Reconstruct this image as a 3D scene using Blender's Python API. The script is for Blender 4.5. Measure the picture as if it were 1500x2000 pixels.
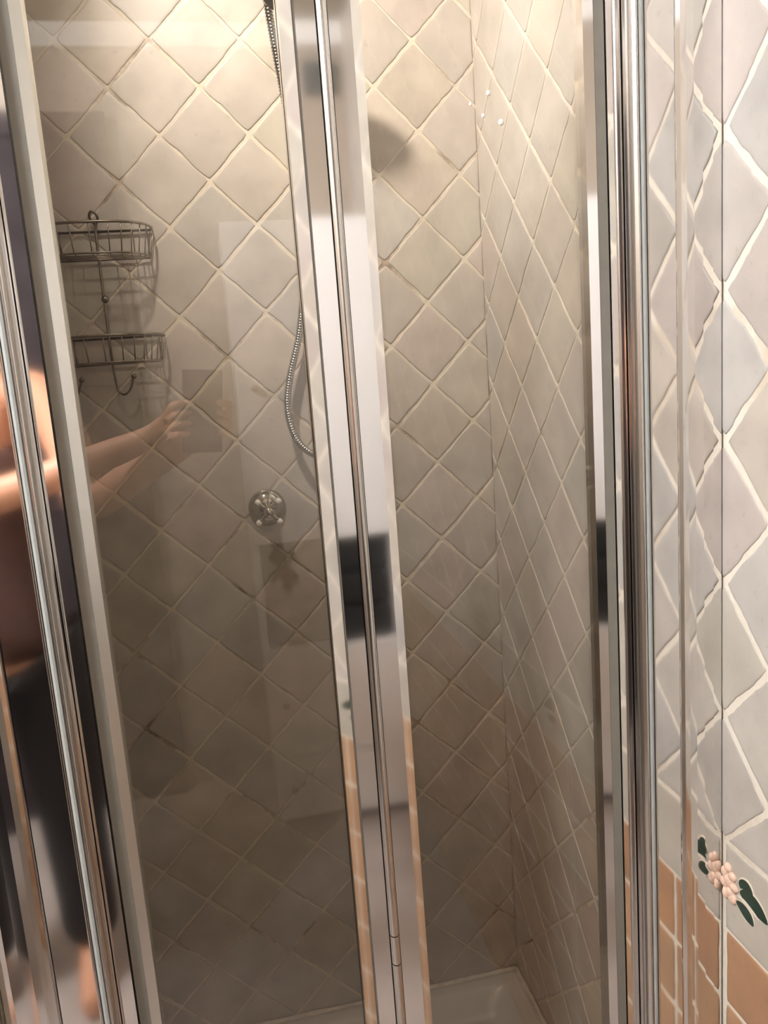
import bpy, bmesh, math, random
from mathutils import Vector, Matrix, noise

random.seed(11)
scene = bpy.context.scene
COL = scene.collection
for o in list(bpy.data.objects):
    bpy.data.objects.remove(o)

# ------------------------------------------------------------------ camera
cam_data = bpy.data.cameras.new('camera')
cam_data.sensor_fit = 'VERTICAL'
cam_data.sensor_height = 36.0
cam_data.lens = 36.0 * 1572.65 / 2000.0
cam_data.clip_start = 0.02
cam = bpy.data.objects.new('camera', cam_data)
COL.objects.link(cam)
YAW, PITCH, ROLL = 0.19077283, 0.17530899, -0.07390436
CAM = Vector((-0.4827, -1.4087, 1.3557))
fwd = Vector((math.sin(YAW) * math.cos(PITCH), math.cos(YAW) * math.cos(PITCH), -math.sin(PITCH)))
rt = Vector((math.cos(YAW), -math.sin(YAW), 0))
up = rt.cross(fwd)
right = math.cos(ROLL) * rt + math.sin(ROLL) * up
upv = -math.sin(ROLL) * rt + math.cos(ROLL) * up
M = Matrix((right, upv, -fwd)).transposed().to_4x4()
M.translation = CAM
cam.matrix_world = M
scene.camera = cam

# ------------------------------------------------------------------ exposure, world
scene.view_settings.view_transform = 'Standard'
scene.view_settings.look = 'None'
scene.view_settings.gamma = 1.0
scene.view_settings.exposure = 0.0
scene.view_settings.use_curve_mapping = False
world = bpy.data.worlds.new('world')
scene.world = world
world.use_nodes = True
world.node_tree.nodes['Background'].inputs[0].default_value = (0.9, 0.8, 0.7, 1)
world.node_tree.nodes['Background'].inputs[1].default_value = 0.03

# lamps of the room (the emitting parts themselves are built further down)
SPOT_LAMP = (-0.62, -0.61, 2.35)       # eyeball spotlight in the ceiling, aimed into the shower
SPOT_AIM = (-0.14, 0.0, 1.74)
SPOT_POWER = 76.0
SPOT_COLOR = (1.0, 0.915, 0.83)
SPOT_ANGLE = 73.0
ROOM_LAMP = (-1.45, -1.35, 2.24)        # larger globe in the middle of the bathroom
ROOM_POWER = 320.0
ROOM_COLOR = (1.0, 1.02, 1.06)

# ------------------------------------------------------------------ materials
def new_mat(name):
    m = bpy.data.materials.new(name)
    m.use_nodes = True
    return m, m.node_tree.nodes, m.node_tree.links, m.node_tree.nodes['Principled BSDF']

def plain(name, color, rough=0.5, metal=0.0, vary=0.05, scale=30.0, bump=0.0, spec=0.5, coat=0.0):
    m, n, l, b = new_mat(name)
    tc = n.new('ShaderNodeTexCoord')
    nz = n.new('ShaderNodeTexNoise')
    nz.inputs['Scale'].default_value = scale
    nz.inputs['Detail'].default_value = 4
    l.new(tc.outputs['Object'], nz.inputs['Vector'])
    rp = n.new('ShaderNodeValToRGB')
    rp.color_ramp.elements[0].position = 0.3
    rp.color_ramp.elements[1].position = 0.7
    c0 = [max(0, c * (1 - vary)) for c in color]
    c1 = [min(1, c * (1 + vary)) for c in color]
    rp.color_ramp.elements[0].color = (*c0, 1)
    rp.color_ramp.elements[1].color = (*c1, 1)
    l.new(nz.outputs['Fac'], rp.inputs['Fac'])
    l.new(rp.outputs['Color'], b.inputs['Base Color'])
    b.inputs['Roughness'].default_value = rough
    b.inputs['Metallic'].default_value = metal
    b.inputs['Specular IOR Level'].default_value = spec
    b.inputs['Coat Weight'].default_value = coat
    if bump:
        bp = n.new('ShaderNodeBump')
        bp.inputs['Strength'].default_value = bump
        bp.inputs['Distance'].default_value = 0.002
        l.new(nz.outputs['Fac'], bp.inputs['Height'])
        l.new(bp.outputs['Normal'], b.inputs['Normal'])
    return m

def glow(name, color, strength):
    m, n, l, b = new_mat(name)
    b.inputs['Base Color'].default_value = (0.9, 0.9, 0.9, 1)
    b.inputs['Emission Color'].default_value = (*color, 1)
    b.inputs['Emission Strength'].default_value = strength
    return m

def tile_material():
    m, n, l, b = new_mat('rustic_tile')
    at = n.new('ShaderNodeAttribute'); at.attribute_name = 'tint'
    tc = n.new('ShaderNodeTexCoord')
    n1 = n.new('ShaderNodeTexNoise'); n1.inputs['Scale'].default_value = 14; n1.inputs['Detail'].default_value = 5
    n2 = n.new('ShaderNodeTexNoise'); n2.inputs['Scale'].default_value = 90; n2.inputs['Detail'].default_value = 3
    l.new(tc.outputs['Object'], n1.inputs['Vector']); l.new(tc.outputs['Object'], n2.inputs['Vector'])
    r1 = n.new('ShaderNodeMapRange'); r1.inputs[1].default_value = 0.3; r1.inputs[2].default_value = 0.7
    r1.inputs[3].default_value = 0.87; r1.inputs[4].default_value = 1.10
    l.new(n1.outputs['Fac'], r1.inputs[0])
    r2 = n.new('ShaderNodeMapRange'); r2.inputs[1].default_value = 0.62; r2.inputs[2].default_value = 0.78
    r2.inputs[3].default_value = 1.0; r2.inputs[4].default_value = 0.86
    l.new(n2.outputs['Fac'], r2.inputs[0])
    mu = n.new('ShaderNodeMath'); mu.operation = 'MULTIPLY'
    l.new(r1.outputs[0], mu.inputs[0]); l.new(r2.outputs[0], mu.inputs[1])
    vm = n.new('ShaderNodeVectorMath'); vm.operation = 'SCALE'
    l.new(at.outputs['Color'], vm.inputs[0]); l.new(mu.outputs[0], vm.inputs['Scale'])
    l.new(vm.outputs[0], b.inputs['Base Color'])
    rr = n.new('ShaderNodeMapRange'); rr.inputs[1].default_value = 0.3; rr.inputs[2].default_value = 0.7
    rr.inputs[3].default_value = 0.36; rr.inputs[4].default_value = 0.52
    l.new(n1.outputs['Fac'], rr.inputs[0]); l.new(rr.outputs[0], b.inputs['Roughness'])
    bp = n.new('ShaderNodeBump'); bp.inputs['Strength'].default_value = 0.25; bp.inputs['Distance'].default_value = 0.004
    l.new(n1.outputs['Fac'], bp.inputs['Height']); l.new(bp.outputs['Normal'], b.inputs['Normal'])
    return m

def grout_material(name, dirty, clean):
    m, n, l, b = new_mat(name)
    tc = n.new('ShaderNodeTexCoord')
    n1 = n.new('ShaderNodeTexNoise'); n1.inputs['Scale'].default_value = 5.5; n1.inputs['Detail'].default_value = 6
    n1.inputs['Roughness'].default_value = 0.65
    l.new(tc.outputs['Object'], n1.inputs['Vector'])
    rp = n.new('ShaderNodeValToRGB')
    e = rp.color_ramp.elements
    e[0].position = 0.34; e[0].color = (*dirty, 1)
    e[1].position = 0.47; e[1].color = (*clean, 1)
    l.new(n1.outputs['Fac'], rp.inputs['Fac'])
    l.new(rp.outputs['Color'], b.inputs['Base Color'])
    b.inputs['Roughness'].default_value = 0.7
    n2 = n.new('ShaderNodeTexNoise'); n2.inputs['Scale'].default_value = 160
    l.new(tc.outputs['Object'], n2.inputs['Vector'])
    bp = n.new('ShaderNodeBump'); bp.inputs['Strength'].default_value = 0.4; bp.inputs['Distance'].default_value = 0.002
    l.new(n2.outputs['Fac'], bp.inputs['Height']); l.new(bp.outputs['Normal'], b.inputs['Normal'])
    return m

def glass_material():
    m, n, l, b = new_mat('clear_glass')
    n.remove(b)
    out = n['Material Output']
    tr = n.new('ShaderNodeBsdfTransparent'); tr.inputs[0].default_value = (0.922, 0.900, 0.866, 1)
    gl = n.new('ShaderNodeBsdfGlossy'); gl.inputs['Roughness'].default_value = 0.0
    gl.inputs[0].default_value = (1, 1, 1, 1)
    lw = n.new('ShaderNodeLayerWeight'); lw.inputs['Blend'].default_value = 0.5
    pw = n.new('ShaderNodeMath'); pw.operation = 'POWER'; pw.inputs[1].default_value = 5.0
    l.new(lw.outputs['Facing'], pw.inputs[0])
    ma = n.new('ShaderNodeMath'); ma.operation = 'MULTIPLY_ADD'; ma.inputs[1].default_value = 0.945; ma.inputs[2].default_value = 0.055
    l.new(pw.outputs[0], ma.inputs[0])
    mx = n.new('ShaderNodeMixShader')
    l.new(ma.outputs[0], mx.inputs[0]); l.new(tr.outputs[0], mx.inputs[1]); l.new(gl.outputs[0], mx.inputs[2])
    l.new(mx.outputs[0], out.inputs['Surface'])
    return m

M_TILE = tile_material()
M_GROUT = grout_material('grout', (0.22, 0.155, 0.10), (0.62, 0.56, 0.46))
M_GROUT2 = grout_material('clean_grout', (0.60, 0.52, 0.42), (0.74, 0.68, 0.58))
M_GLASS = glass_material()
M_CHROME = plain('polished_chrome', (0.80, 0.785, 0.77), 0.06, 1.0, 0.01, 8)
M_CHROME2 = plain('satin_chrome', (0.60, 0.58, 0.56), 0.16, 1.0, 0.02, 40)
M_HOSE = plain('hose_metal', (0.40, 0.395, 0.37), 0.2, 1.0, 0.05, 40)
M_FACET = plain('brushed_aluminium', (0.74, 0.745, 0.71), 0.30, 1.0, 0.02, 60)
M_DARKCHROME = plain('dark_reflection_chrome', (0.44, 0.43, 0.38), 0.09, 1.0, 0.04, 30)  # valve chrome, its dark reflections put into the base colour
M_STEEL = plain('caddy_wire', (0.27, 0.235, 0.19), 0.32, 1.0, 0.15, 60)
M_SEAL = plain('grey_seal', (0.19, 0.18, 0.155), 0.45, 0, 0.06, 50)
M_GASKET = plain('pale_gasket', (0.36, 0.38, 0.37), 0.4, 0, 0.05, 50)
M_BLACK = plain('black_rubber', (0.03, 0.028, 0.026), 0.5, 0, 0.1, 50)
M_TRAY = plain('white_acrylic', (0.72, 0.70, 0.66), 0.22, 0, 0.03, 12)
M_CAULK = plain('white_sealant', (0.74, 0.70, 0.62), 0.5, 0, 0.12, 60, 0.5)
M_CERAMIC = plain('white_ceramic', (0.85, 0.83, 0.78), 0.15, 0, 0.02, 20, coat=0.5)
M_PAINT = plain('beige_paint', (0.40, 0.34, 0.28), 0.8, 0, 0.04, 6)
M_CEILING = plain('taupe_ceiling', (0.46, 0.41, 0.34), 0.85, 0, 0.04, 5)
M_WHITE = plain('white_lacquer', (0.86, 0.85, 0.85), 0.3, 0, 0.015, 8)
M_TRIM = plain('white_trim', (0.88, 0.86, 0.83), 0.5, 0, 0.02, 10)
M_FLOOR = plain('pale_floor_tile', (0.42, 0.365, 0.335), 0.45, 0, 0.10, 7)
M_WOOD = plain('dark_wood', (0.040, 0.032, 0.035), 0.8, 0, 0.2, 9, spec=0.15)
M_TOWEL = plain('black_terry', (0.018, 0.02, 0.022), 0.95, 0, 0.3, 200, 0.8)
M_SKIN = plain('skin', (0.62, 0.32, 0.20), 0.5, 0, 0.05, 25)
M_HAIR = plain('dark_hair', (0.025, 0.02, 0.02), 0.5, 0, 0.3, 90)
M_SHIRT = plain('brown_cotton', (0.085, 0.042, 0.033), 0.85, 0, 0.12, 60, 0.3)
M_TROUSERS = plain('black_denim', (0.012, 0.012, 0.014), 0.85, 0, 0.2, 120, 0.3)
M_PHONE = plain('dark_phone', (0.03, 0.03, 0.035), 0.2, 0, 0.05, 20)
M_LEAF = plain('green_glaze', (0.012, 0.035, 0.022), 0.2, 0, 0.15, 80)
M_LEAFRIM = plain('cream_glaze', (0.80, 0.70, 0.58), 0.3, 0, 0.04, 60)
M_FLOWER = plain('blush_bisque', (0.74, 0.52, 0.40), 0.5, 0, 0.14, 90, 0.3)
M_GREYPL = plain('grey_plastic', (0.15, 0.15, 0.14), 0.5, 0, 0.05, 30)

# ------------------------------------------------------------------ mesh helpers
WORLD_AT = {}        # where each object's origin stands in the world

class MB:
    def __init__(self):
        self.v = []; self.f = []; self.mi = []; self.sm = []
    def add(self, verts, faces, mi=0, smooth=False):
        b = len(self.v)
        self.v += [tuple(v) for v in verts]
        for f in faces:
            self.f.append([b + i for i in f]); self.mi.append(mi); self.sm.append(smooth)
        return b
    def box(self, x0, x1, y0, y1, z0, z1, mi=0):
        v = [(x0,y0,z0),(x1,y0,z0),(x1,y1,z0),(x0,y1,z0),(x0,y0,z1),(x1,y0,z1),(x1,y1,z1),(x0,y1,z1)]
        self.add(v, [(3,2,1,0),(4,5,6,7),(0,1,5,4),(1,2,6,5),(2,3,7,6),(3,0,4,7)], mi)
    def prism(self, poly, z0, z1, mi=0, smooth=False):
        # poly: (x,y) list; extruded along z
        n = len(poly)
        a = sum(poly[i][0]*poly[(i+1)%n][1]-poly[(i+1)%n][0]*poly[i][1] for i in range(n))
        if a < 0: poly = poly[::-1]
        b = self.add([(x,y,z0) for x,y in poly] + [(x,y,z1) for x,y in poly], [])
        for i in range(n):
            j = (i+1) % n
            self.f.append([b+i, b+j, b+n+j, b+n+i]); self.mi.append(mi); self.sm.append(smooth)
        self.f.append([b+i for i in range(n-1,-1,-1)]); self.mi.append(mi); self.sm.append(False)
        self.f.append([b+n+i for i in range(n)]); self.mi.append(mi); self.sm.append(False)
    def tube(self, pts, r, seg=8, mi=0, closed=False, cap=True):
        pts = [Vector(p) for p in pts]
        n = len(pts)
        rs = r if isinstance(r, (list, tuple)) else [r]*n
        tang = []
        for i in range(n):
            a = pts[(i-1) % n] if (closed or i > 0) else pts[i]
            c = pts[(i+1) % n] if (closed or i < n-1) else pts[i]
            d = c - a
            tang.append(d.normalized() if d.length > 1e-9 else Vector((0,0,1)))
        t0 = tang[0]
        nrm = t0.cross(Vector((0.31,0.72,0.62)))
        if nrm.length < 0.1: nrm = t0.cross(Vector((1,0,0)))
        nrm.normalize()
        vs = []
        for i in range(n):
            t = tang[i]
            nrm = (nrm - t*nrm.dot(t)).normalized()
            bn = t.cross(nrm)
            for k in range(seg):
                a = 2*math.pi*k/seg
                vs.append(pts[i] + rs[i]*(math.cos(a)*nrm + math.sin(a)*bn))
        fs = []
        m = n if closed else n-1
        for i in range(m):
            for k in range(seg):
                a = i*seg+k; b2 = i*seg+(k+1) % seg
                c = ((i+1) % n)*seg+(k+1) % seg; d = ((i+1) % n)*seg+k
                fs.append((a,b2,c,d))
        b = self.add(vs, fs, mi, True)
        if cap and not closed:
            self.f.append([b+k for k in range(seg-1,-1,-1)]); self.mi.append(mi); self.sm.append(False)
            self.f.append([b+(n-1)*seg+k for k in range(seg)]); self.mi.append(mi); self.sm.append(False)
    def lathe(self, prof, origin, axis, seg=32, mi=0):
        # prof: (radius, height along axis)
        ax = Vector(axis).normalized(); o = Vector(origin)
        u = ax.cross(Vector((0,0,1)))
        if u.length < 0.1: u = ax.cross(Vector((1,0,0)))
        u.normalize(); w = ax.cross(u)
        vs = []
        for r, h in prof:
            for k in range(seg):
                a = 2*math.pi*k/seg
                vs.append(o + ax*h + max(r,1e-5)*(math.cos(a)*u + math.sin(a)*w))
        fs = []
        for i in range(len(prof)-1):
            for k in range(seg):
                fs.append((i*seg+k, i*seg+(k+1)%seg, (i+1)*seg+(k+1)%seg, (i+1)*seg+k))
        self.add(vs, fs, mi, True)
    def ball(self, c, r, seg=14, rings=9, mi=0):
        rx = r if isinstance(r,(list,tuple)) else (r,r,r)
        vs = []; fs = []
        for i in range(rings+1):
            th = math.pi*i/rings
            for k in range(seg):
                a = 2*math.pi*k/seg
                vs.append((c[0]+rx[0]*math.sin(th)*math.cos(a), c[1]+rx[1]*math.sin(th)*math.sin(a), c[2]+rx[2]*math.cos(th)))
        for i in range(rings):
            for k in range(seg):
                fs.append((i*seg+k, (i+1)*seg+k, (i+1)*seg+(k+1)%seg, i*seg+(k+1)%seg))
        self.add(vs, fs, mi, True)
    def build(self, name, mats, parent=None, bevel=0.0, origin=None, merge=True):
        me = bpy.data.meshes.new(name)
        off = Vector(origin) if origin else Vector((0,0,0))
        if parent is not None:
            off = WORLD_AT[parent.name] if origin is None else off
        me.from_pydata([tuple(Vector(v)-off) for v in self.v], [], self.f)
        for i, p in enumerate(me.polygons):
            p.material_index = self.mi[i]; p.use_smooth = self.sm[i]
        if not isinstance(mats, (list, tuple)): mats = [mats]
        for m in mats: me.materials.append(m)
        bm = bmesh.new(); bm.from_mesh(me)
        if merge: bmesh.ops.remove_doubles(bm, verts=bm.verts, dist=1e-6)
        bmesh.ops.recalc_face_normals(bm, faces=bm.faces)
        bm.to_mesh(me); bm.free(); me.update()
        o = bpy.data.objects.new(name, me)
        COL.objects.link(o)
        if parent is not None:
            o.parent = parent
            o.location = off - WORLD_AT[parent.name]
        else:
            o.location = off
        WORLD_AT[o.name] = Vector(off)
        if bevel:
            md = o.modifiers.new('bevel', 'BEVEL'); md.width = bevel; md.segments = 2; md.limit_method = 'ANGLE'
        return o

def thing(name, label, cat, loc=(0,0,0), group=None):
    o = bpy.data.objects.new(name, None)
    o.empty_display_size = 0.05
    COL.objects.link(o)
    o.location = loc
    WORLD_AT[o.name] = Vector(loc)
    o['label'] = label; o['category'] = cat
    if group: o['group'] = group
    return o

def tag(o, label, cat, group=None):
    o['label'] = label; o['category'] = cat
    if group: o['group'] = group
    return o

def struct(o):
    o['kind'] = 'structure'
    return o

def smooth_path(pts, n=12):
    # Catmull-Rom through the points
    P = [Vector(p) for p in pts]
    P = [P[0]*2-P[1]] + P + [P[-1]*2-P[-2]]
    out = []
    for i in range(1, len(P)-2):
        for k in range(n):
            t = k/n
            a, b, c, d = P[i-1], P[i], P[i+1], P[i+2]
            out.append(0.5*((2*b)+(c-a)*t+(2*a-5*b+4*c-d)*t*t+(3*b-a-3*c+d)*t**3))
    out.append(P[-2])
    return out

# ------------------------------------------------------------------ tiled walls
TINTS = [(0.475,0.440,0.395),(0.490,0.437,0.400),(0.475,0.445,0.385),(0.460,0.437,0.405),(0.495,0.445,0.385),(0.465,0.428,0.388)]
TERRA = [(0.42,0.235,0.125),(0.45,0.255,0.135),(0.39,0.22,0.125),(0.43,0.26,0.15)]
CREAM = [(0.49,0.44,0.40),(0.47,0.43,0.37)]

def clip_rect(poly, u0, u1, v0, v1):
    def cl(poly, f):
        out = []
        for i in range(len(poly)):
            a, b = poly[i-1], poly[i]
            fa, fb = f(a), f(b)
            if (fa >= 0) != (fb >= 0):
                t = fa/(fa-fb)
                out.append((a[0]+t*(b[0]-a[0]), a[1]+t*(b[1]-a[1])))
            if fb >= 0: out.append(b)
        return out
    for f in (lambda p: p[0]-u0, lambda p: u1-p[0], lambda p: p[1]-v0, lambda p: v1-p[1]):
        if len(poly) < 3: return []
        poly = cl(poly, f)
    return poly

def tile_polys(rect, origin, t, diag, gw, tints, rng, wob=0.0014, nseg=13):
    u0, u1, v0, v1 = rect
    out = []
    s = math.sqrt(0.5)
    if diag: e1, e2 = (s*t, -s*t), (s*t, s*t)
    else:    e1, e2 = (t, 0), (0, t)
    span = int(max(u1-u0, v1-v0)/t*1.5)+6
    cu, cv = (u0+u1)/2, (v0+v1)/2
    det = e1[0]*e2[1]-e1[1]*e2[0]
    du, dv = cu-origin[0], cv-origin[1]
    ci = int((du*e2[1]-dv*e2[0])/det); cj = int((e1[0]*dv-e1[1]*du)/det)
    for i in range(ci-span, ci+span):
        for j in range(cj-span, cj+span):
            mu = origin[0]+(i+.5)*e1[0]+(j+.5)*e2[0]
            mv = origin[1]+(i+.5)*e1[1]+(j+.5)*e2[1]
            if mu < u0-t or mu > u1+t or mv < v0-t or mv > v1+t: continue
            hs = 0.5 - gw/(2*t)*rng.uniform(0.75, 1.25)
            so = Vector((rng.uniform(0,50), rng.uniform(0,50), rng.uniform(0,50)))
            sh = (rng.uniform(-1,1)*0.0007, rng.uniform(-1,1)*0.0007)
            cs = [(-hs,-hs),(hs,-hs),(hs,hs),(-hs,hs)]
            pts = []
            for q in range(4):
                a, b = cs[q], cs[(q+1)%4]
                for k in range(nseg):
                    f = k/nseg
                    x = a[0]+(b[0]-a[0])*f; y = a[1]+(b[1]-a[1])*f
                    # slightly rounded corners
                    rr = max(abs(x),abs(y)); mn = min(abs(x),abs(y))
                    shr = 1 - 0.02*max(0,(mn/rr-0.85)/0.15)
                    x *= shr; y *= shr
                    pu = mu+x*e1[0]+y*e2[0]+sh[0]; pv = mv+x*e1[1]+y*e2[1]+sh[1]
                    nv = noise.noise_vector(Vector((pu*38,pv*38,0))+so)
                    nw = noise.noise_vector(Vector((pu*130,pv*130,3))+so)
                    pts.append((pu+nv.x*wob+nw.x*wob*0.5, pv+nv.y*wob+nw.y*wob*0.5))
            pl = clip_rect(pts, u0, u1, v0, v1)
            if len(pl) >= 3:
                ar = 0.5*abs(sum(pl[k-1][0]*pl[k][1]-pl[k][0]*pl[k-1][1] for k in range(len(pl))))
                if ar > 2e-5:
                    c = rng.choice(tints); g = rng.uniform(0.94,1.06)
                    out.append((pl, tuple(x*g for x in c)))
    return out

def build_tiled(name, polys, mapper, slab, thick=0.0014, slab2=None):
    """one wall mesh: grout slab + raised tiles. mapper(u,v,h)->xyz, h = height above the grout"""
    mb = MB(); tint = []
    mb.box(*slab, mi=0)
    tint += [(0.8,0.7,0.6)]*6
    if slab2:
        mb.box(*slab2, mi=2); tint += [(0.8,0.7,0.6)]*6
    for pl, c in polys:
        n = len(pl)
        cx = sum(p[0] for p in pl)/n; cy = sum(p[1] for p in pl)/n
        rad = max(0.006, min(math.hypot(p[0]-cx,p[1]-cy) for p in pl))
        def ring(ins, h):
            k = max(0.3, 1-ins/rad)
            return [mapper(cx+(p[0]-cx)*k, cy+(p[1]-cy)*k, h) for p in pl]
        rings = [ring(0,-0.0005), ring(0.0003, thick*0.6), ring(0.0013, thick*0.92), ring(0.004, thick)]
        b = mb.add([v for r in rings for v in r], [])
        for r in range(3):
            for k in range(n):
                k2 = (k+1)%n
                mb.f.append([b+r*n+k, b+r*n+k2, b+(r+1)*n+k2, b+(r+1)*n+k]); mb.mi.append(1); mb.sm.append(True); tint.append(c)
        mb.f.append([b+3*n+k for k in range(n)]); mb.mi.append(1); mb.sm.append(True); tint.append(c)
    me = bpy.data.meshes.new(name)
    me.from_pydata(mb.v, [], mb.f)
    me.materials.append(M_GROUT); me.materials.append(M_TILE); me.materials.append(M_GROUT2)
    # make every face look into the room
    inward = Vector(mapper(0,0,1))-Vector(mapper(0,0,0))
    for i, p in enumerate(me.polygons):
        p.material_index = mb.mi[i]; p.use_smooth = mb.sm[i]
        if p.material_index == 1 and p.normal.dot(inward) < 0: p.flip()
    at = me.attributes.new('tint', 'FLOAT_COLOR', 'FACE')
    for i, c in enumerate(tint): at.data[i].color = (*c, 1)
    me.update()
    o = bpy.data.objects.new(name, me); COL.objects.link(o)
    return struct(o)

XL = -0.735            # inner left side of the alcove
YP = -0.6967           # front plane of the shower doors
TOP = 2.40             # ceiling
RIM = 0.12             # top of the tray

rng = random.Random(5)
build_tiled('wall_back', tile_polys((XL,0.0,RIM-0.002,TOP), (-0.6707,1.8892), 0.10, True, 0.0040, TINTS, rng, wob=0.0019),
            lambda u,v,h: (u, 0.0014-h, v), (XL-0.1,0.1,0.0014,0.1,0.0,TOP))

rng = random.Random(8)
polys = tile_polys((-0.672,0.0,RIM-0.002,TOP), (-0.2323,1.3831), 0.10, True, 0.0038, TINTS, rng, wob=0.0017)
Y_OUT = -2.62
t2 = 0.1435*math.sqrt(0.5)
polys += tile_polys((Y_OUT,-0.680,0.831+0.003,TOP), (-0.6977,1.2615), t2, True, 0.0068, TINTS, rng, wob=0.0024)
polys += tile_polys((Y_OUT,-0.7000,0.7245,0.8285), (-0.700,0.7265), 0.2, False, 0.005, CREAM, rng) if False else []
# border course and terracotta dado, laid square
k = 0
for y1 in [(-0.7005-0.2*q) for q in range(10)]:
    seg = tile_polys((y1-0.1955, y1-0.0005, 0.7285, 0.8275), (y1-0.2, 0.7265), 0.3, False, 0.0001, CREAM, rng)
    # a single plain rectangle per border piece
    u0, u1, v0, v1 = y1-0.1955, y1-0.001, 0.7275, 0.828
    pts = []
    for a, b in (((u0,v0),(u1,v0)),((u1,v0),(u1,v1)),((u1,v1),(u0,v1)),((u0,v1),(u0,v0))):
        for q in range(16):
            f = q/16
            pu = a[0]+(b[0]-a[0])*f; pv = a[1]+(b[1]-a[1])*f
            nv = noise.noise_vector(Vector((pu*38,pv*38,k)))
            pts.append((pu+nv.x*0.0013, pv+nv.y*0.0013))
    polys.append((pts, rng.choice(CREAM))); k += 1
polys += tile_polys((Y_OUT,-0.7005,0.0,0.7235), (-0.7005,0.634-0.0935*8), 0.0935, False, 0.0055, TERRA, rng)
build_tiled('wall_right', polys, lambda u,v,h: (0.0014-h, u, v), (0.0014,0.1,-0.68,0.003,0.0,TOP), slab2=(0.0014,0.1,Y_OUT-0.1,-0.6801,0.0,TOP))

# left cheek of the alcove, plain beige tile as well
rng = random.Random(3)
build_tiled('wall_left', tile_polys((-0.68,0.0,RIM-0.002,TOP), (-0.2323,1.3831), 0.10, True, 0.005, TINTS, rng, nseg=6),
            lambda u,v,h: (XL-0.0014+h, u, v), (XL-0.10,XL-0.0014,-0.69,0.003,0.0,TOP))

ROOM_X = -1.85
mb = MB(); mb.box(ROOM_X,XL-0.1005,-0.72,-0.62,0,TOP); mb.box(XL-0.1005,XL-0.0035,-0.72,-0.6905,0,TOP); struct(mb.build('wall_front', M_PAINT))
mb = MB(); mb.box(ROOM_X-0.1,ROOM_X-0.0005,Y_OUT-0.1,-0.62,0,TOP); struct(mb.build('wall_side', M_PAINT))
mb = MB(); mb.box(ROOM_X,0.0028,Y_OUT-0.1,Y_OUT-0.0005,0,TOP); struct(mb.build('wall_rear', M_PAINT))
mb = MB(); mb.box(ROOM_X-0.1,0.1,Y_OUT-0.1,0.1,-0.1,-0.0005); struct(mb.build('floor', M_FLOOR))
mb = MB(); mb.box(ROOM_X-0.1,0.1,Y_OUT-0.1,0.1,TOP+0.0005,TOP+0.1); struct(mb.build('ceiling', M_CEILING))
mb = MB(); mb.box(ROOM_X,-0.001,Y_OUT,Y_OUT+0.025,2.335,TOP); struct(mb.build('trim_1', M_TRIM))

# dark door in the rear wall
dr = MB(); dr.box(-1.62,-0.80,Y_OUT+0.001,Y_OUT+0.035,0.002,2.08)
for z0, z1 in ((0.15,0.85),(1.0,1.95)):
    for x0, x1 in ((-1.55,-1.24),(-1.18,-0.87)):
        dr.box(x0,x1,Y_OUT+0.035,Y_OUT+0.043,z0,z1)
d1 = struct(dr.build('door_1', M_WOOD))
h = MB(); h.tube([(-0.86,Y_OUT+0.034,1.0),(-0.86,Y_OUT+0.085,1.0),(-0.97,Y_OUT+0.085,1.0)],0.009)
h.build('door_handle', M_CHROME2, d1)
fr = MB()
fr.box(-1.70,-1.622,Y_OUT+0.001,Y_OUT+0.05,0.002,2.15); fr.box(-0.798,-0.72,Y_OUT+0.001,Y_OUT+0.05,0.002,2.15)
fr.box(-1.622,-0.798,Y_OUT+0.001,Y_OUT+0.05,2.082,2.15)
struct(fr.build('trim_2', M_WOOD))

# ------------------------------------------------------------------ lamps
def globe(pos, r, label, color, power):
    t = thing('ceiling_lamp', label, 'lamp', (pos[0],pos[1],TOP))
    b = MB(); b.lathe([(0.0005,0),(r*0.9,0),(r*0.9,-0.008),(r*0.55,-0.014),(r*0.5,pos[2]+r*0.86-TOP)], (pos[0],pos[1],TOP), (0,0,1)); b.build('base', M_CHROME2, t)
    b = MB(); b.ball(pos, r, 28, 18); b.build('globe', glow('lamp_glow', color, power), t)
globe(ROOM_LAMP, 0.10, 'large white globe lamp on the ceiling of the bathroom', ROOM_COLOR, ROOM_POWER)

sp = thing('ceiling_spotlight', 'small round spotlight in the ceiling, aimed at the shower tiles', 'lamp', (SPOT_LAMP[0],SPOT_LAMP[1],TOP))
ad = (Vector(SPOT_AIM)-Vector(SPOT_LAMP)).normalized()
sc = Vector(SPOT_LAMP)-ad*0.012
mb = MB(); mb.lathe([(0.0005,0),(0.052,0),(0.052,-0.006),(0.040,-0.008),(0.0005,-0.008)], (SPOT_LAMP[0],SPOT_LAMP[1],TOP), (0,0,1)); mb.build('ceiling_ring', M_WHITE, sp)
mb = MB(); mb.lathe([(0.0005,-0.034),(0.028,-0.030),(0.036,-0.010),(0.036,0.006),(0.033,0.006),(0.030,-0.008),(0.0005,-0.009)], sc, ad, 28); mb.build('shade', M_WHITE, sp)
mb = MB(); mb.lathe([(0.029,-0.007),(0.0005,-0.007)], sc, ad, 28); mb.build('lens', glow('spot_glow', SPOT_COLOR, 20.0), sp)
ld = bpy.data.lights.new('spotlight_beam', 'SPOT'); ld.energy = SPOT_POWER; ld.color = SPOT_COLOR
ld.spot_size = math.radians(SPOT_ANGLE); ld.spot_blend = 1.0; ld.shadow_soft_size = 0.03
lo = bpy.data.objects.new('spotlight_beam', ld); COL.objects.link(lo)
lo.parent = sp; lo.location = sc+ad*0.030-Vector((SPOT_LAMP[0],SPOT_LAMP[1],TOP)); lo.rotation_euler = ad.to_track_quat('-Z','Y').to_euler()

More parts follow.
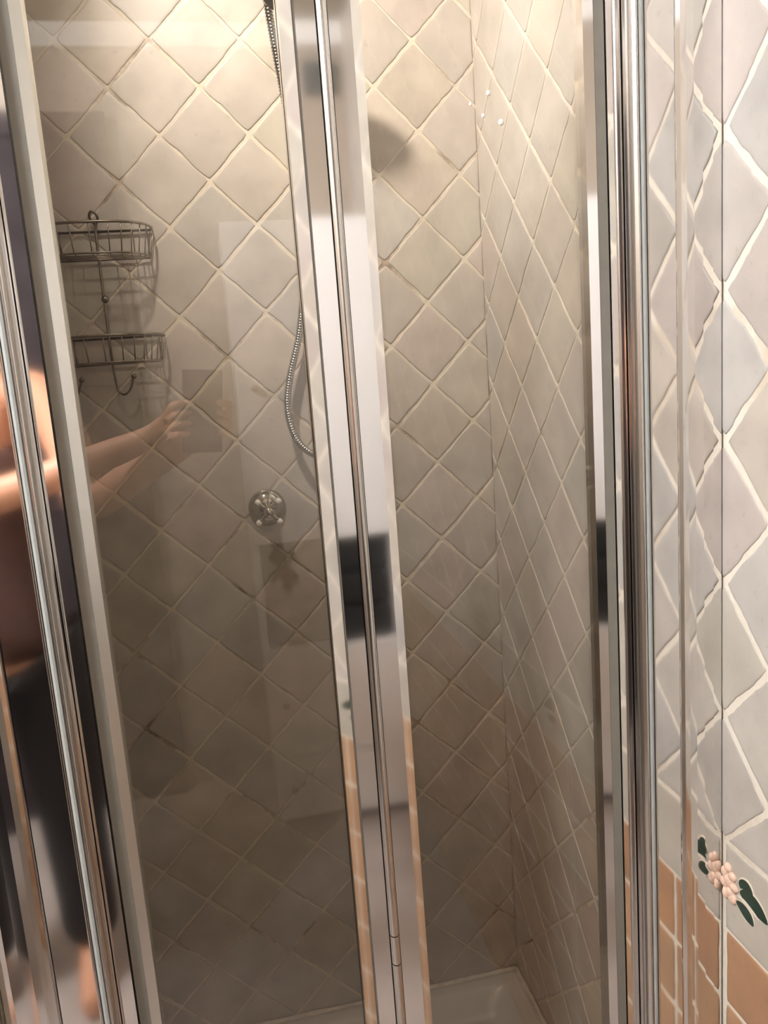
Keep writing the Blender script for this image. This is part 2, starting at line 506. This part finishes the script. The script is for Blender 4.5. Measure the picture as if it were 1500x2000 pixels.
# ------------------------------------------------------------------ shower tray
def rrect(x0,x1,y0,y1,r,z,n=6):
    out = []
    for cx,cy,a0 in ((x1-r,y1-r,0),(x0+r,y1-r,90),(x0+r,y0+r,180),(x1-r,y0+r,270)):
        for k in range(n+1):
            a = math.radians(a0+90*k/n)
            out.append((cx+r*math.cos(a), cy+r*math.sin(a), z))
    return out
tray = thing('shower_tray', 'low white shower tray in the corner below the tiles', 'shower tray', (-0.367,-0.36,0))
mb = MB()
X0, X1, Y0, Y1 = XL+0.001, -0.001, -0.76, -0.001
rings = [rrect(X0,X1,Y0,Y1,0.004,0.001), rrect(X0,X1,Y0,Y1,0.004,RIM-0.006), rrect(X0+0.003,X1-0.003,Y0+0.003,Y1-0.003,0.006,RIM),
         rrect(X0+0.028,X1-0.028,Y0+0.06,Y1-0.028,0.03,RIM-0.001), rrect(X0+0.034,X1-0.034,Y0+0.066,Y1-0.034,0.035,RIM-0.006),
         rrect(X0+0.046,X1-0.046,Y0+0.078,Y1-0.046,0.05,RIM-0.042), rrect(X0+0.06,X1-0.06,Y0+0.09,Y1-0.06,0.05,RIM-0.05),
         rrect(-0.40,-0.34,-0.41,-0.35,0.029,RIM-0.058)]
n = len(rings[0])
b = mb.add([v for r in rings for v in r], [])
for r in range(len(rings)-1):
    for k in range(n):
        k2 = (k+1)%n
        mb.f.append([b+r*n+k,b+r*n+k2,b+(r+1)*n+k2,b+(r+1)*n+k]); mb.mi.append(0); mb.sm.append(r >= 1)
mb.f.append([b+(len(rings)-1)*n+k for k in range(n)]); mb.mi.append(0); mb.sm.append(False)
mb.f.append([b+k for k in range(n-1,-1,-1)]); mb.mi.append(0); mb.sm.append(False)
mb.build('basin', M_TRAY, tray)
mb = MB(); mb.lathe([(0.001,0.004),(0.025,0.004),(0.034,0.001),(0.034,0.0)],(-0.37,-0.38,RIM-0.0575),(0,0,1)); mb.build('drain_cover', M_CHROME2, tray)
mb = MB()
rg = random.Random(2)
def bead(a, b, n=40):
    a, b = Vector(a), Vector(b)
    pts = [a+(b-a)*(k/n) for k in range(n+1)]
    rs = [0.0042+0.0018*noise.noise(Vector((p.x*60,p.y*60,4.4)))+0.001*rg.random() for p in pts]
    mb.tube(pts, rs, 7)
bead((X0+0.004,-0.004,RIM+0.001),(X1-0.004,-0.004,RIM+0.001)); bead((X1-0.004,-0.004,RIM+0.001),(X1-0.004,-0.66,RIM+0.001))
o = mb.build('sealant_bead', M_CAULK, tray); o['label'] = 'uneven white sealant bead along the tiles'

# ------------------------------------------------------------------ shower doors (front)
K = 0.76923/0.8846
def mx(v): return v*K/1000.0       # millimetres measured from the right wall
PZ0, PZ1 = RIM+0.001, 1.86
def arc(cx, cy, r, a0, a1, n=8):
    return [(cx+r*math.cos(math.radians(a0+(a1-a0)*k/n)), cy+r*math.sin(math.radians(a0+(a1-a0)*k/n))) for k in range(n+1)]

def jamb(sgn, wallx, name, label):
    """fixed side: wall profile, post panel, pivot rod. sgn=-1 grows to the left from the right wall"""
    t = thing(name, label, 'shower jamb', (wallx, YP, PZ0), 'chrome side jambs of the shower')
    X = lambda d: wallx + sgn*d*K/1000.0
    b = MB()
    b.prism([(X(1.6),YP+0.0003),(X(12),YP),(X(24),YP+0.0001),(X(34),YP+0.0005),(X(42),YP+0.0013),(X(48),YP+0.0024),(X(52),YP+0.0040),(X(54.2),YP+0.0068),(X(54.2),YP+0.03),(X(1.6),YP+0.03)], PZ0, PZ1, smooth=False)
    o = b.build('wall_profile', M_CHROME, t)
    b = MB(); b.prism([(X(54.4),YP+0.012),(X(56.8),YP+0.012),(X(56.8),YP+0.03),(X(54.4),YP+0.03)], PZ0, PZ1); b.build('groove_strip', M_BLACK, t)
    b = MB()
    b.prism([(X(57),YP),(X(98.5),YP),(X(98.5),YP+0.03),(X(57),YP+0.03)], PZ0, PZ1)
    b.prism([(X(117),YP),(X(132.6),YP),(X(132.6),YP+0.03),(X(117),YP+0.03)], PZ0, PZ1)
    b.build('post_panel', M_CHROME, t)
    # pivot column: rounded side lobe and a front face with a gasket groove
    rod = MB()
    lo = X(99); hi = X(116.6); d = 0.021
    w = abs(hi-lo); s = sgn
    def P(f, y): return (lo+s*w*f, YP+y)     # f=0 next to the wall side, 1 next to the door
    poly = [P(0,0.03),P(0,-d*0.55)] + [P(0.02,-d*0.8),P(0.10,-d),P(0.24,-d),P(0.24,-d+0.003),P(0.66,-d+0.003),P(0.66,-d),P(0.80,-d*0.99),P(0.92,-d*0.86),P(0.99,-d*0.66),P(0.93,-d*0.52),P(0.99,-d*0.40),P(1.0,-d*0.18),P(0.97,-0.0005),P(1.0,0.03)]
    rod.prism(poly, PZ0, PZ1)
    pr = rod.build('pivot_rod', M_CHROME2, t, bevel=0.0006)
    g = MB(); g.prism([P(0.32,-d+0.0032),P(0.58,-d+0.0032),P(0.58,-d-0.0003),P(0.45,-d-0.0009),P(0.32,-d-0.0003)], PZ0, PZ1)
    g.build('gasket', M_GASKET, pr)
    return t

jamb(-1, 0.0, 'door_jamb', 'chrome jamb with pivot rod fixed against the right tiled wall')
jamb(+1, mx(-845), 'door_jamb', 'chrome jamb with pivot rod at the left edge, mirroring the photographer')

def leaf(sgn, label):
    """sgn=+1: left leaf (hinge on the left), -1: right leaf"""
    H = mx(-844.5) if sgn > 0 else 0.0
    X = lambda d: H + sgn*d*K/1000.0          # distance from the own wall
    t = thing('shower_door', label, 'shower door', (X(280), YP, PZ0), 'hinged glass shower doors')
    hinge0 = 134.2
    z0, z1 = PZ0+0.008, PZ1-0.01
    # hinge side: grey seal then bevelled chrome facet
    b = MB(); b.prism([(X(134.2),YP+0.0008),(X(145.6),YP+0.0008),(X(145.6),YP+0.022),(X(134.2),YP+0.022)], z0, z1); b.build('hinge_seal', M_SEAL, t)
    w = 10.2*K/1000
    tilt = math.tan(math.radians(15.5 if sgn > 0 else 14.7))
    b = MB(); b.prism([(X(145.8),YP+0.0005),(X(156),YP+0.0005+w*tilt),(X(156),YP+0.022),(X(145.8),YP+0.022)], z0, z1); b.build('hinge_profile', M_FACET if sgn > 0 else M_CHROME, t)
    # glass
    gl = MB()
    g1 = 384 if sgn < 0 else 844.5-463
    gl.box(min(X(153.5),X(g1+2.5)), max(X(153.5),X(g1+2.5)), YP+0.009, YP+0.015, z0+0.002, z1-0.002)
    b = MB()
    if sgn > 0:
        A = lambda v: mx(v)
        rise = 12.8*K/1000*math.tan(math.radians(17))
        b.prism([(A(-463),YP-rise),(A(-463),YP+0.0088),(A(-460),YP+0.0088),(A(-460),YP+0.0152),(A(-463),YP+0.0152),(A(-463),YP+0.024),(A(-427.8),YP+0.024),(A(-427.8),YP),
                 (A(-447.4),YP),(A(-447.6),YP+0.0022),(A(-449.8),YP+0.0022),(A(-450.0),YP)], z0, z1)
        gs = MB(); gs.prism([(A(-447.7),YP+0.0021),(A(-449.7),YP+0.0021),(A(-449.7),YP+0.0010),(A(-447.7),YP+0.0010)], z0, z1); gs.build('groove_strip', M_SEAL, t)
        b.build('edge_profile', M_CHROME, t)
    else:
        A = lambda v: mx(v)
        dw = 9*K/1000*math.tan(math.radians(10))
        b.prism([(A(-415.6),YP+0.024),(A(-415.6),YP),(A(-393.2),YP),(A(-384),YP+dw),(A(-384),YP+0.0088),(A(-387),YP+0.0088),(A(-387),YP+0.0152),(A(-384),YP+0.0152),(A(-384),YP+0.024)], z0, z1)
        b.build('edge_profile', M_CHROME, t)
        # rounded magnetic closing strip
        cx = mx(-421.6); r = 0.0045
        prof = [(mx(-427.4),YP+0.02),(mx(-427.4),YP+0.001)]+[(cx+r*math.cos(math.radians(a)), YP-0.0005+r*1.25*math.sin(math.radians(a))) for a in range(184,358,9)]+[(mx(-416),YP+0.001),(mx(-416),YP+0.02)]
        s = MB(); s.prism(prof, 0.8002, z1)
        ms = s.build('closing_strip', M_CHROME2, t)
        s = MB(); s.prism(prof, 0.7682, 0.7990); s.build('end_cap', M_CHROME2, ms)
        s = MB(); s.prism(prof, z0, 0.7670); s.build('lower_strip', M_CHROME2, ms)
    gl.build('glass_pane', M_GLASS, t)
    return t
leaf(+1, 'left clear glass shower door with chrome edges, wire rack behind it')
leaf(-1, 'right clear glass shower door with chrome edges beside the right wall')

# four water drops on the right pane
first = None
for q, (x, z, r) in enumerate([(-0.2232,1.5863,0.0021),(-0.2400,1.5774,0.0015),(-0.2289,1.5678,0.0017),(-0.2128,1.5621,0.0026)]):
    if first is None:
        d = MB()
        d.lathe([(0.001,0.0),(0.0019,0.0),(0.0021,0.0005),(0.0019,0.0011),(0.0012,0.0016),(0.0001,0.0018)],(0,0,0),(0,-1,0),14)
        o = d.build('water_drop', M_CERAMIC); first = o
    else:
        o = first.copy(); COL.objects.link(o)
    o.location = (x, YP+0.0089, z); s = r/0.0021; o.scale = (s, s, s*1.15)
    tag(o, ['topmost of the four tiny water drops on the right glass pane','leftmost of the four tiny water drops on the right glass pane',
            'small water drop right below the leftmost one on the right pane','lowest and largest of the four tiny water drops on the right pane'][q], 'water drop', 'water drops on the right glass pane')

# ------------------------------------------------------------------ wire caddy
PX = -0.645
cd = thing('shower_caddy', 'two-tier wire shower caddy hung on the back wall', 'shower rack', (PX,-0.006,1.345))
def dshape(hw, dep, z, y0=-0.006, n=26):
    pts = [(PX-hw, y0, z)]
    for k in range(n+1):
        a = math.pi*(1-k/n)
        ca, sa = math.cos(a), math.sin(a)
        px = hw*(abs(ca)**0.75)*(1 if ca >= 0 else -1)
        pts.append((PX+px, y0-dep*(sa**0.75 if sa > 0 else 0), z))
    return pts
def basket(zt, zb, hw, dep):
    b = MB()
    top = dshape(hw, dep, zt); bot = dshape(hw*0.91, dep*0.90, zb)
    b.tube(top, 0.0021, 8, closed=True)
    b.tube([(p[0],p[1],zt-0.009) for p in dshape(hw*0.985, dep*0.985, zt)], 0.0012, 6, closed=True) if False else None
    ba = b.build('basket', M_STEEL, cd)
    w = MB()
    w.tube(bot, 0.0016, 7, closed=True)
    nt = 15
    for k in range(nt):
        f = k/(nt-1)
        i = 1+f*26
        a0 = int(min(25, i-1)); fr_ = i-1-a0
        tp = Vector(top[1+a0]).lerp(Vector(top[min(27,2+a0)]), fr_)
        bp = Vector(bot[1+a0]).lerp(Vector(bot[min(27,2+a0)]), fr_)
        back = Vector((bp.x, -0.006, zb))
        w.tube([tp, bp, back, Vector((bp.x, -0.006, zt))] if k % 3 == 1 else [tp, bp, back], 0.0010, 6)
    for q in range(1,5):
        yy = -0.006-dep*0.9*q/5.2
        hwq = hw*0.91*math.sqrt(max(0.05,1-(q/5.2)**2))
        w.tube([(PX-hwq,yy,zb-0.0015),(PX+hwq,yy,zb-0.0015)], 0.0012, 6)
    w.build('wire_grid', M_STEEL, ba)
basket(1.6035, 1.560, 0.0885, 0.086)
basket(1.4370, 1.3965, 0.0875, 0.086)
mb = MB()
mb.tube(smooth_path([(PX,-0.004,1.615),(PX-0.006,-0.012,1.626),(PX,-0.022,1.632),(PX+0.007,-0.016,1.624),(PX+0.002,-0.009,1.61),(PX,-0.0085,1.58),(PX,-0.0085,1.40)],6), 0.0021, 8)
mb.build('pole', M_STEEL, cd)
mb = MB(); mb.ball((PX+0.002,-0.010,1.4985),0.0062); mb.tube([(PX,-0.002,1.4985),(PX,-0.010,1.4985)],0.003,8); mb.build('knob', M_STEEL, cd)
for dx in (0.0,-0.081):
    b = MB()
    hp = smooth_path([(PX+dx,-0.0085,1.402),(PX+dx+0.002,-0.0095,1.375),(PX+dx+0.0045,-0.013,1.354),(PX+dx+0.013,-0.020,1.3455),(PX+dx+0.024,-0.026,1.352),(PX+dx+0.0325,-0.030,1.371)],6)
    b.tube(hp, 0.0019, 8); b.ball((PX+dx+0.0333,-0.0303,1.3735),0.0042)
    b.build('hook', M_STEEL, cd)

# ------------------------------------------------------------------ mixer valve
VX, VZ = -0.4184, 1.132
mv = thing('shower_valve', 'round chrome mixer valve with cross handle on back wall', 'tap', (VX,-0.001,VZ))
mb = MB(); mb.lathe([(0.0005,0.0165),(0.012,0.0165),(0.018,0.0150),(0.025,0.0105),(0.030,0.0055),(0.0325,0.002),(0.0325,0.0)],(VX,-0.001,VZ),(0,-1,0),40); mb.build('escutcheon', M_DARKCHROME, mv)
mb = MB(); mb.lathe([(0.0005,0.066),(0.006,0.066),(0.0085,0.064),(0.0095,0.060),(0.0095,0.040),(0.0085,0.036),(0.0105,0.030),(0.0115,0.016)],(VX,-0.001,VZ),(0,-1,0),24); hub = mb.build('handle', M_DARKCHROME, mv)
for ang in (50, 140, 230, 320):
    a = math.radians(ang-7)
    dx, dz = math.cos(a), math.sin(a)
    b = MB(); y = -0.050
    b.tube([(VX+dx*f, y, VZ+dz*f) for f in (0.006,0.014,0.019,0.0205)], [0.0042,0.0033,0.0030,0.0042], 12)
    sp = b.build('spoke', M_DARKCHROME, hub)
    b = MB(); b.tube([(VX+dx*f, y, VZ+dz*f) for f in (0.0206,0.024,0.028,0.0295)], [0.0042,0.0050,0.0046,0.0025], 12)
    o = b.build('spoke_tip', M_CERAMIC, hub); o['label'] = 'pale spoke tip'

# ------------------------------------------------------------------ hand shower, hose, outlet
hs = thing('hand_shower', 'chrome hand shower with round head at the top edge', 'shower head', (-0.34,-0.125,1.90))
hc = Vector((-0.317,-0.172,1.903)); ax = Vector((0.10,-0.45,-0.90)).normalized()
mb = MB(); mb.lathe([(0.0005,-0.022),(0.018,-0.021),(0.038,-0.014),(0.050,-0.004),(0.0525,0.004),(0.050,0.008)],hc,ax,40); hd = mb.build('head', M_CHROME2, hs)
mb = MB(); mb.lathe([(0.0515,0.0055),(0.048,0.0092),(0.0005,0.0105)],hc,ax,40); mb.build('spray_plate', M_GREYPL, hd)
mb = MB(); mb.tube(smooth_path([(-0.3518,-0.1285,1.902),(-0.349,-0.118,1.945),(-0.340,-0.118,1.975),(-0.326,-0.135,1.955),hc-ax*0.018],6),[0.0085]*18+[0.0085,0.009,0.009,0.0095,0.010,0.011,0.011],12); mb.build('handle', M_CHROME2, hs)
br = thing('shower_bracket', 'chrome wall bracket holding the hand shower', 'bracket', (-0.30,0,1.99))
mb = MB(); mb.lathe([(0.0005,0.012),(0.018,0.012),(0.024,0.006),(0.024,0.0)],(-0.30,-0.001,1.99),(0,-1,0),28); mb.build('wall_plate', M_CHROME, br)
mb = MB(); mb.tube([(-0.30,-0.012,1.99),(-0.315,-0.07,1.99),(-0.331,-0.103,1.99)],0.011,16); mb.build('arm', M_CHROME, br)

hose_pts = [(-0.3522,-0.1290,1.901),(-0.3520,-0.130,1.889),(-0.3459,-0.115,1.8441),(-0.3382,-0.10,1.7927),(-0.3312,-0.085,1.7464),(-0.3252,-0.075,1.7156),(-0.3222,-0.05,1.6316),(-0.3200,-0.035,1.5643),
            (-0.3216,-0.03,1.516),(-0.3370,-0.025,1.4258),(-0.3604,-0.025,1.3509),(-0.3689,-0.028,1.30),(-0.3620,-0.032,1.2561),(-0.3454,-0.036,1.2304),(-0.3248,-0.040,1.2201),(-0.295,-0.043,1.232),(-0.270,-0.045,1.275),(-0.254,-0.046,1.325),(-0.2495,-0.046,1.356)]
path = smooth_path(hose_pts, 24)
# even spacing for the ribs
cum = [0]
for i in range(1,len(path)): cum.append(cum[-1]+(path[i]-path[i-1]).length)
L = cum[-1]; step = 0.0011; pts = []; rs = []; i = 0; s = 0.0; kk = 0
while s < L:
    while i < len(cum)-2 and cum[i+1] < s: i += 1
    f = (s-cum[i])/max(1e-9,cum[i+1]-cum[i])
    pts.append(path[i].lerp(path[i+1], f)); rs.append((0.0050,0.0061,0.0065,0.0061)[kk%4]); s += step; kk += 1
hose = thing('shower_hose', 'ribbed metal shower hose hanging in a loop', 'hose', pts[0])
mb = MB(); mb.tube(pts, rs, 12); mb.build('ribbed_tube', M_HOSE, hose)
mb = MB(); mb.tube([(-0.2493,-0.046,1.354),(-0.249,-0.046,1.372)],0.0092,6); mb.build('nut', M_CHROME, hose)
ou = thing('hose_outlet', 'chrome wall elbow feeding the hose, hidden by the middle profile', 'pipe fitting', (-0.249,-0.001,1.3855))
mb = MB(); mb.lathe([(0.0005,0.006),(0.021,0.006),(0.026,0.0)],(-0.249,-0.001,1.3855),(0,-1,0),28); mb.build('wall_plate', M_CHROME, ou)
mb = MB(); mb.tube([(-0.249,-0.006,1.3855),(-0.249,-0.036,1.3855),(-0.249,-0.044,1.382),(-0.249,-0.046,1.373)],0.0085,14); mb.build('elbow', M_CHROME, ou)

# ------------------------------------------------------------------ border motif on the right wall
def motif(yc, label):
    t = thing('tile_motif', label, 'tile ornament', (0.0, yc, 0.7825), 'flower motifs on the border course')
    # flower: clustered petals in relief
    rg = random.Random(4)
    f = MB()
    petals = [(-0.003,0.808,.0095),(-0.013,0.800,.0090),(0.005,0.798,.0098),(-0.005,0.790,.0105),(-0.016,0.786,.0090),(0.006,0.783,.0095),(-0.008,0.775,.0105),(0.002,0.769,.0085),(-0.014,0.769,.0085)]
    for dy, z, r in petals:
        f.ball((-0.0003, yc-0.001+dy*0.72, 0.7835+(z-0.7835)*0.82), (0.0042, r*0.72*rg.uniform(0.8,1.15), r*0.66*rg.uniform(0.8,1.2)), 12, 7)
    f.build('flower', M_FLOWER, t)
    # hand-painted leaf: two long blades, a curled bud, pale outline
    def blade(pts, w, mat, name, x, parent):
        P = smooth_path([(0,a,b) for a,b in pts], 8)
        m = MB(); n = len(P); top = []; bot = []
        for i,p in enumerate(P):
            a = P[max(0,i-1)]; c = P[min(n-1,i+1)]; d = (c-a).normalized()
            nn = Vector((0,-d.z,d.y)); f_ = i/(n-1)
            ww = w*(math.sin(math.pi*min(1,max(0.0,f_)))**0.7)+0.0004
            top.append(p+nn*ww); bot.append(p-nn*ww)
        vs = []
        for p,q in zip(top,bot):
            vs += [(x,p.y,p.z),(x,q.y,q.z),(0.0002,p.y,p.z),(0.0002,q.y,q.z)]
        fs = []
        for i in range(n-1):
            a = i*4; c = a+4
            fs += [(a,a+1,c+1,c),(a,c,c+2,a+2),(a+1,a+3,c+3,c+1)]
        m.add(vs, fs); return m.build(name, mat, parent)
    o = yc+0.7044
    A = [(o-0.7275,0.7875),(o-0.7400,0.7890),(o-0.7560,0.7870),(o-0.7720,0.7815)]
    B = [(o-0.7215,0.7735),(o-0.7330,0.7715),(o-0.7430,0.7680),(o-0.7500,0.7635)]
    C = [(o-0.7285,0.7935),(o-0.7310,0.7985),(o-0.7385,0.8005),(o-0.7440,0.7965),(o-0.7440,0.7895)]
    rim = blade(A, 0.0112, M_LEAFRIM, 'leaf_outline', -0.0005, t)
    blade(B, 0.0086, M_LEAFRIM, 'leaf_outline', -0.0006, t)
    blade(C, 0.0080, M_LEAFRIM, 'leaf_outline', -0.0007, t)
    blade(A, 0.0092, M_LEAF, 'leaf', -0.0010, t)
    blade(B, 0.0066, M_LEAF, 'leaf', -0.0011, t)
    blade(C, 0.0060, M_LEAF, 'leaf', -0.0012, t)
    blade([(o-0.7245,0.7820),(o-0.7350,0.7825),(o-0.7480,0.7800),(o-0.7590,0.7770)], 0.0011, M_LEAFRIM, 'leaf_vein', -0.0015, t)
motif(-0.7044, 'painted green leaf and relief flower on border beside the chrome jamb')
motif(-1.1044, 'painted green leaf and flower on border, seen only in the middle chrome profile')

# ------------------------------------------------------------------ things behind the camera, seen in the chrome and glass
CX0, CX1, CY0, CY1 = -0.430, -0.012, -2.60, -2.2455
cab = thing('tall_cabinet', 'tall white cabinet mirrored in the chrome and the glass', 'cabinet', (-0.22,-2.42,0))
mb = MB()
mb.box(CX0,CX0+0.018,CY0,CY1-0.018,0.001,1.772); mb.box(CX1-0.018,CX1,CY0,CY1-0.018,0.001,1.772)
mb.box(CX0+0.018,CX1-0.018,CY0,CY0+0.012,0.001,1.772)
for z in (0.05,0.225,0.555,0.893,1.754): mb.box(CX0+0.018,CX1-0.018,CY0+0.012,CY1-0.018,z-0.009 if z<1.75 else z,z+0.009 if z<1.75 else z+0.018)
mb.build('carcass', M_WHITE, cab)
def front(name, z0, z1):
    b = MB(); b.box(CX0,CX1,CY1-0.0175,CY1,z0,z1); o = b.build(name, M_WHITE, cab, bevel=0.002)
    k = MB(); k.ball((CX0+0.05,CY1+0.012,(z0+z1)/2),0.011); k.tube([(CX0+0.05,CY1,(z0+z1)/2),(CX0+0.05,CY1+0.01,(z0+z1)/2)],0.005)
    k.build('knob', M_CHROME2, o)
front('door', 0.886, 1.772); front('door', 0.229, 0.562); front('drawer', 0.03, 0.223)
rg = random.Random(6)
for q in range(3):
    b = MB()
    z0 = 0.566+0.104*q
    b.box(CX0+0.03,CX1-0.03,CY0+0.05,CY1-0.022-0.004*q,z0,z0+0.100)
    o = b.build('folded_towel', M_TOWEL, None, bevel=0.02, origin=((CX0+CX1)/2,CY0+0.2,z0))
    tag(o, ['black folded towel at the bottom of the cabinet niche','black folded towel between two others in the niche','black folded towel on top of the niche stack'][q], 'towel', 'black towels in the cabinet niche')
vent = thing('vent_grille', 'small grey vent grille high on the rear wall, mirrored in the chrome', 'vent', (-0.075,Y_OUT,2.245))
mb = MB(); mb.box(-0.125,-0.025,Y_OUT+0.0005,Y_OUT+0.012,2.195,2.29); mb.build('frame', M_GREYPL, vent)
mb = MB()
for q in range(5): mb.box(-0.115,-0.035,Y_OUT+0.0122,Y_OUT+0.016,2.205+q*0.0165,2.213+q*0.0165)
mb.build('slats', M_GREYPL, vent)

# ------------------------------------------------------------------ phone
ph = thing('smartphone', 'dark smartphone held up at chest height by the photographer', 'phone', tuple(CAM-fwd*0.02))
def slab(u0,u1,v0,v1,w0,w1):
    m = MB(); vs = []
    for w in (w0,w1):
        for u,v in ((u0,v0),(u1,v0),(u1,v1),(u0,v1)):
            vs.append(CAM+right*u+upv*v-fwd*w)
    m.add(vs,[(3,2,1,0),(4,5,6,7),(0,1,5,4),(1,2,6,5),(2,3,7,6),(3,0,4,7)]); return m
slab(-0.055,0.015,-0.13,0.018,0.012,0.020).build('body', M_PHONE, ph, bevel=0.003)
slab(-0.052,0.012,-0.125,0.013,0.0202,0.0206).build('screen', M_BLACK, ph)

# ------------------------------------------------------------------ photographer
BX, BY = -1.00, -1.78
pe = thing('person', 'person in brown top and black trousers raising a phone, mirrored at left', 'person', (BX,BY,0.0))
def skin_obj(name, nodes, edges, mat, parent, levels=2, root=0):
    me = bpy.data.meshes.new(name)
    off = WORLD_AT[parent.name]
    me.from_pydata([tuple(Vector(p)-off) for p,_ in nodes], edges, [])
    me.materials.append(mat)
    o = bpy.data.objects.new(name, me); COL.objects.link(o); o.parent = parent
    sk = o.modifiers.new('skin','SKIN'); sk.use_smooth_shade = True; sk.branch_smoothing = 0.6
    if not me.skin_vertices: 
        bm = bmesh.new(); bm.from_mesh(me); bm.verts.layers.skin.verify(); bm.to_mesh(me); bm.free()
    for i,(p,r) in enumerate(nodes):
        rr = r if isinstance(r,(tuple,list)) else (r,r)
        me.skin_vertices[0].data[i].radius = rr
        me.skin_vertices[0].data[i].use_root = (i == root)
    ss = o.modifiers.new('subsurf','SUBSURF'); ss.levels = levels; ss.render_levels = levels
    return o
N = [((BX,BY,0.90),(0.135,0.095)),((BX,BY,1.05),(0.115,0.085)),((BX,BY+0.005,1.22),(0.13,0.095)),((BX,BY,1.36),(0.10,0.075)),((BX,BY+0.005,1.44),(0.052,0.052)),
     ((BX,BY+0.02,1.50),(0.055,0.06)),((BX,BY+0.025,1.57),(0.072,0.088)),((BX,BY+0.02,1.65),(0.062,0.078))]
E_ = [(0,1),(1,2),(2,3),(3,4),(4,5),(5,6),(6,7)]
def chain(start, pts):
    p = start
    for q, r in pts:
        N.append((q, r)); E_.append((p, len(N)-1)); p = len(N)-1
    return p
Rw = chain(3, [((BX+0.165,BY+0.01,1.365),0.055),((BX+0.215,BY+0.07,1.235),0.045),((BX+0.245,BY+0.15,1.125),0.039),((BX+0.36,BY+0.235,1.20),0.034),((-0.510,-1.480,1.272),(0.026,0.022)),((-0.4765,-1.467,1.302),(0.030,0.014))])
Lw = chain(3, [((BX-0.165,BY+0.01,1.365),0.055),((BX-0.165,BY+0.09,1.235),0.045),((BX-0.105,BY+0.18,1.130),0.039),((BX+0.15,BY+0.27,1.19),0.034),((-0.612,-1.486,1.262),(0.026,0.022)),((-0.5840,-1.473,1.294),(0.030,0.014))])
for sx in (-1,1):
    chain(0, [((BX+sx*0.095,BY,0.80),0.095),((BX+sx*0.10,BY+0.01,0.50),0.06),((BX+sx*0.10,BY-0.01,0.30),0.056),((BX+sx*0.10,BY-0.02,0.09),0.038),((BX+sx*0.105,BY+0.06,0.045),(0.04,0.035)),((BX+sx*0.11,BY+0.15,0.03),(0.04,0.024))])
# fingers and thumbs wrapped round the phone, part of the same body
def pc(u,v,w): return tuple(CAM+right*u+upv*v-fwd*w)
for sx, u_edge, root_ in ((1,0.015,Rw),(-1,-0.055,Lw)):
    for v, l in ((-0.045,1.0),(-0.063,1.1),(-0.081,1.0),(-0.099,0.8)):
        chain(root_, [(pc(u_edge+sx*0.014,v-0.006,0.036),0.0085),(pc(u_edge+sx*0.0135,v,0.020),0.0080),(pc(u_edge+sx*0.009,v+0.004,0.0055),0.0072),(pc(u_edge-sx*0.004*l,v+0.007,0.0035),0.0065),(pc(u_edge-sx*0.014*l,v+0.008,0.0040),0.0055)])
    chain(root_, [(pc(u_edge+sx*0.004,-0.098,0.046),0.0115),(pc(u_edge-sx*0.006,-0.078,0.036),0.0100),(pc(u_edge-sx*0.014,-0.058,0.0315),0.0088),(pc(u_edge-sx*0.020,-0.044,0.0305),0.0070)])
body = skin_obj('body', N, E_, M_SKIN, pe)
# head details
hx, hy, hz = BX, BY+0.03, 1.585
fa = MB(); fa.tube([(hx,hy+0.082,hz+0.02),(hx,hy+0.098,hz-0.012),(hx,hy+0.088,hz-0.02)],[0.007,0.012,0.008],10); fa.build('nose', M_SKIN, pe)
mo = MB(); mo.ball((hx,hy+0.075,hz-0.045),(0.022,0.012,0.007)); mo.build('mouth', M_SHIRT, pe)
for sx in (-1,1):
    fa = MB(); fa.ball((hx+sx*0.074,hy-0.012,hz+0.002),(0.008,0.018,0.03)); fa.build('ear', M_SKIN, pe)
    ey = MB(); ey.ball((hx+sx*0.03,hy+0.076,hz+0.02),(0.011,0.008,0.006)); ey.build('eye', M_BLACK, pe)
ha = MB()
ha.ball((hx,hy-0.018,hz+0.045),(0.092,0.105,0.09),20,12)
for k in range(26):
    a = math.radians(-205+230*k/25)
    cx_, cy_ = math.cos(a)*0.086, -0.02+math.sin(a)*0.092
    cy_ = min(cy_, 0.035)
    ha.tube(smooth_path([(hx+cx_*0.9,hy+cy_,hz+0.06),(hx+cx_*1.02,hy+cy_-0.004,hz-0.02),(hx+cx_*1.05,hy+cy_-0.008,hz-0.10),(hx+cx_*1.1,hy+cy_-0.008,hz-0.155)],4),[0.016]*9+[0.012,0.010,0.008,0.004],8)
ha.build('hair', M_HAIR, pe)
skin_obj('tank_top', [((BX,BY,0.79),(0.165,0.120)),((BX,BY,0.86),(0.162,0.118)),((BX,BY,0.95),(0.145,0.107)),((BX,BY,1.07),(0.128,0.10)),((BX,BY+0.006,1.20),(0.143,0.108)),((BX,BY+0.004,1.285),(0.135,0.10))],[(0,1),(1,2),(2,3),(3,4),(4,5)],M_SHIRT,pe)
skin_obj('trousers', [((BX,BY,0.90),(0.150,0.108)),((BX+0.095,BY,0.78),0.105),((BX+0.10,BY+0.01,0.50),0.080),((BX+0.10,BY-0.01,0.30),0.072),((BX+0.10,BY-0.02,0.08),0.066),
     ((BX-0.095,BY,0.78),0.105),((BX-0.10,BY+0.01,0.50),0.080),((BX-0.10,BY-0.01,0.30),0.072),((BX-0.10,BY-0.02,0.08),0.066)],[(0,1),(1,2),(2,3),(3,4),(0,5),(5,6),(6,7),(7,8)],M_TROUSERS,pe)
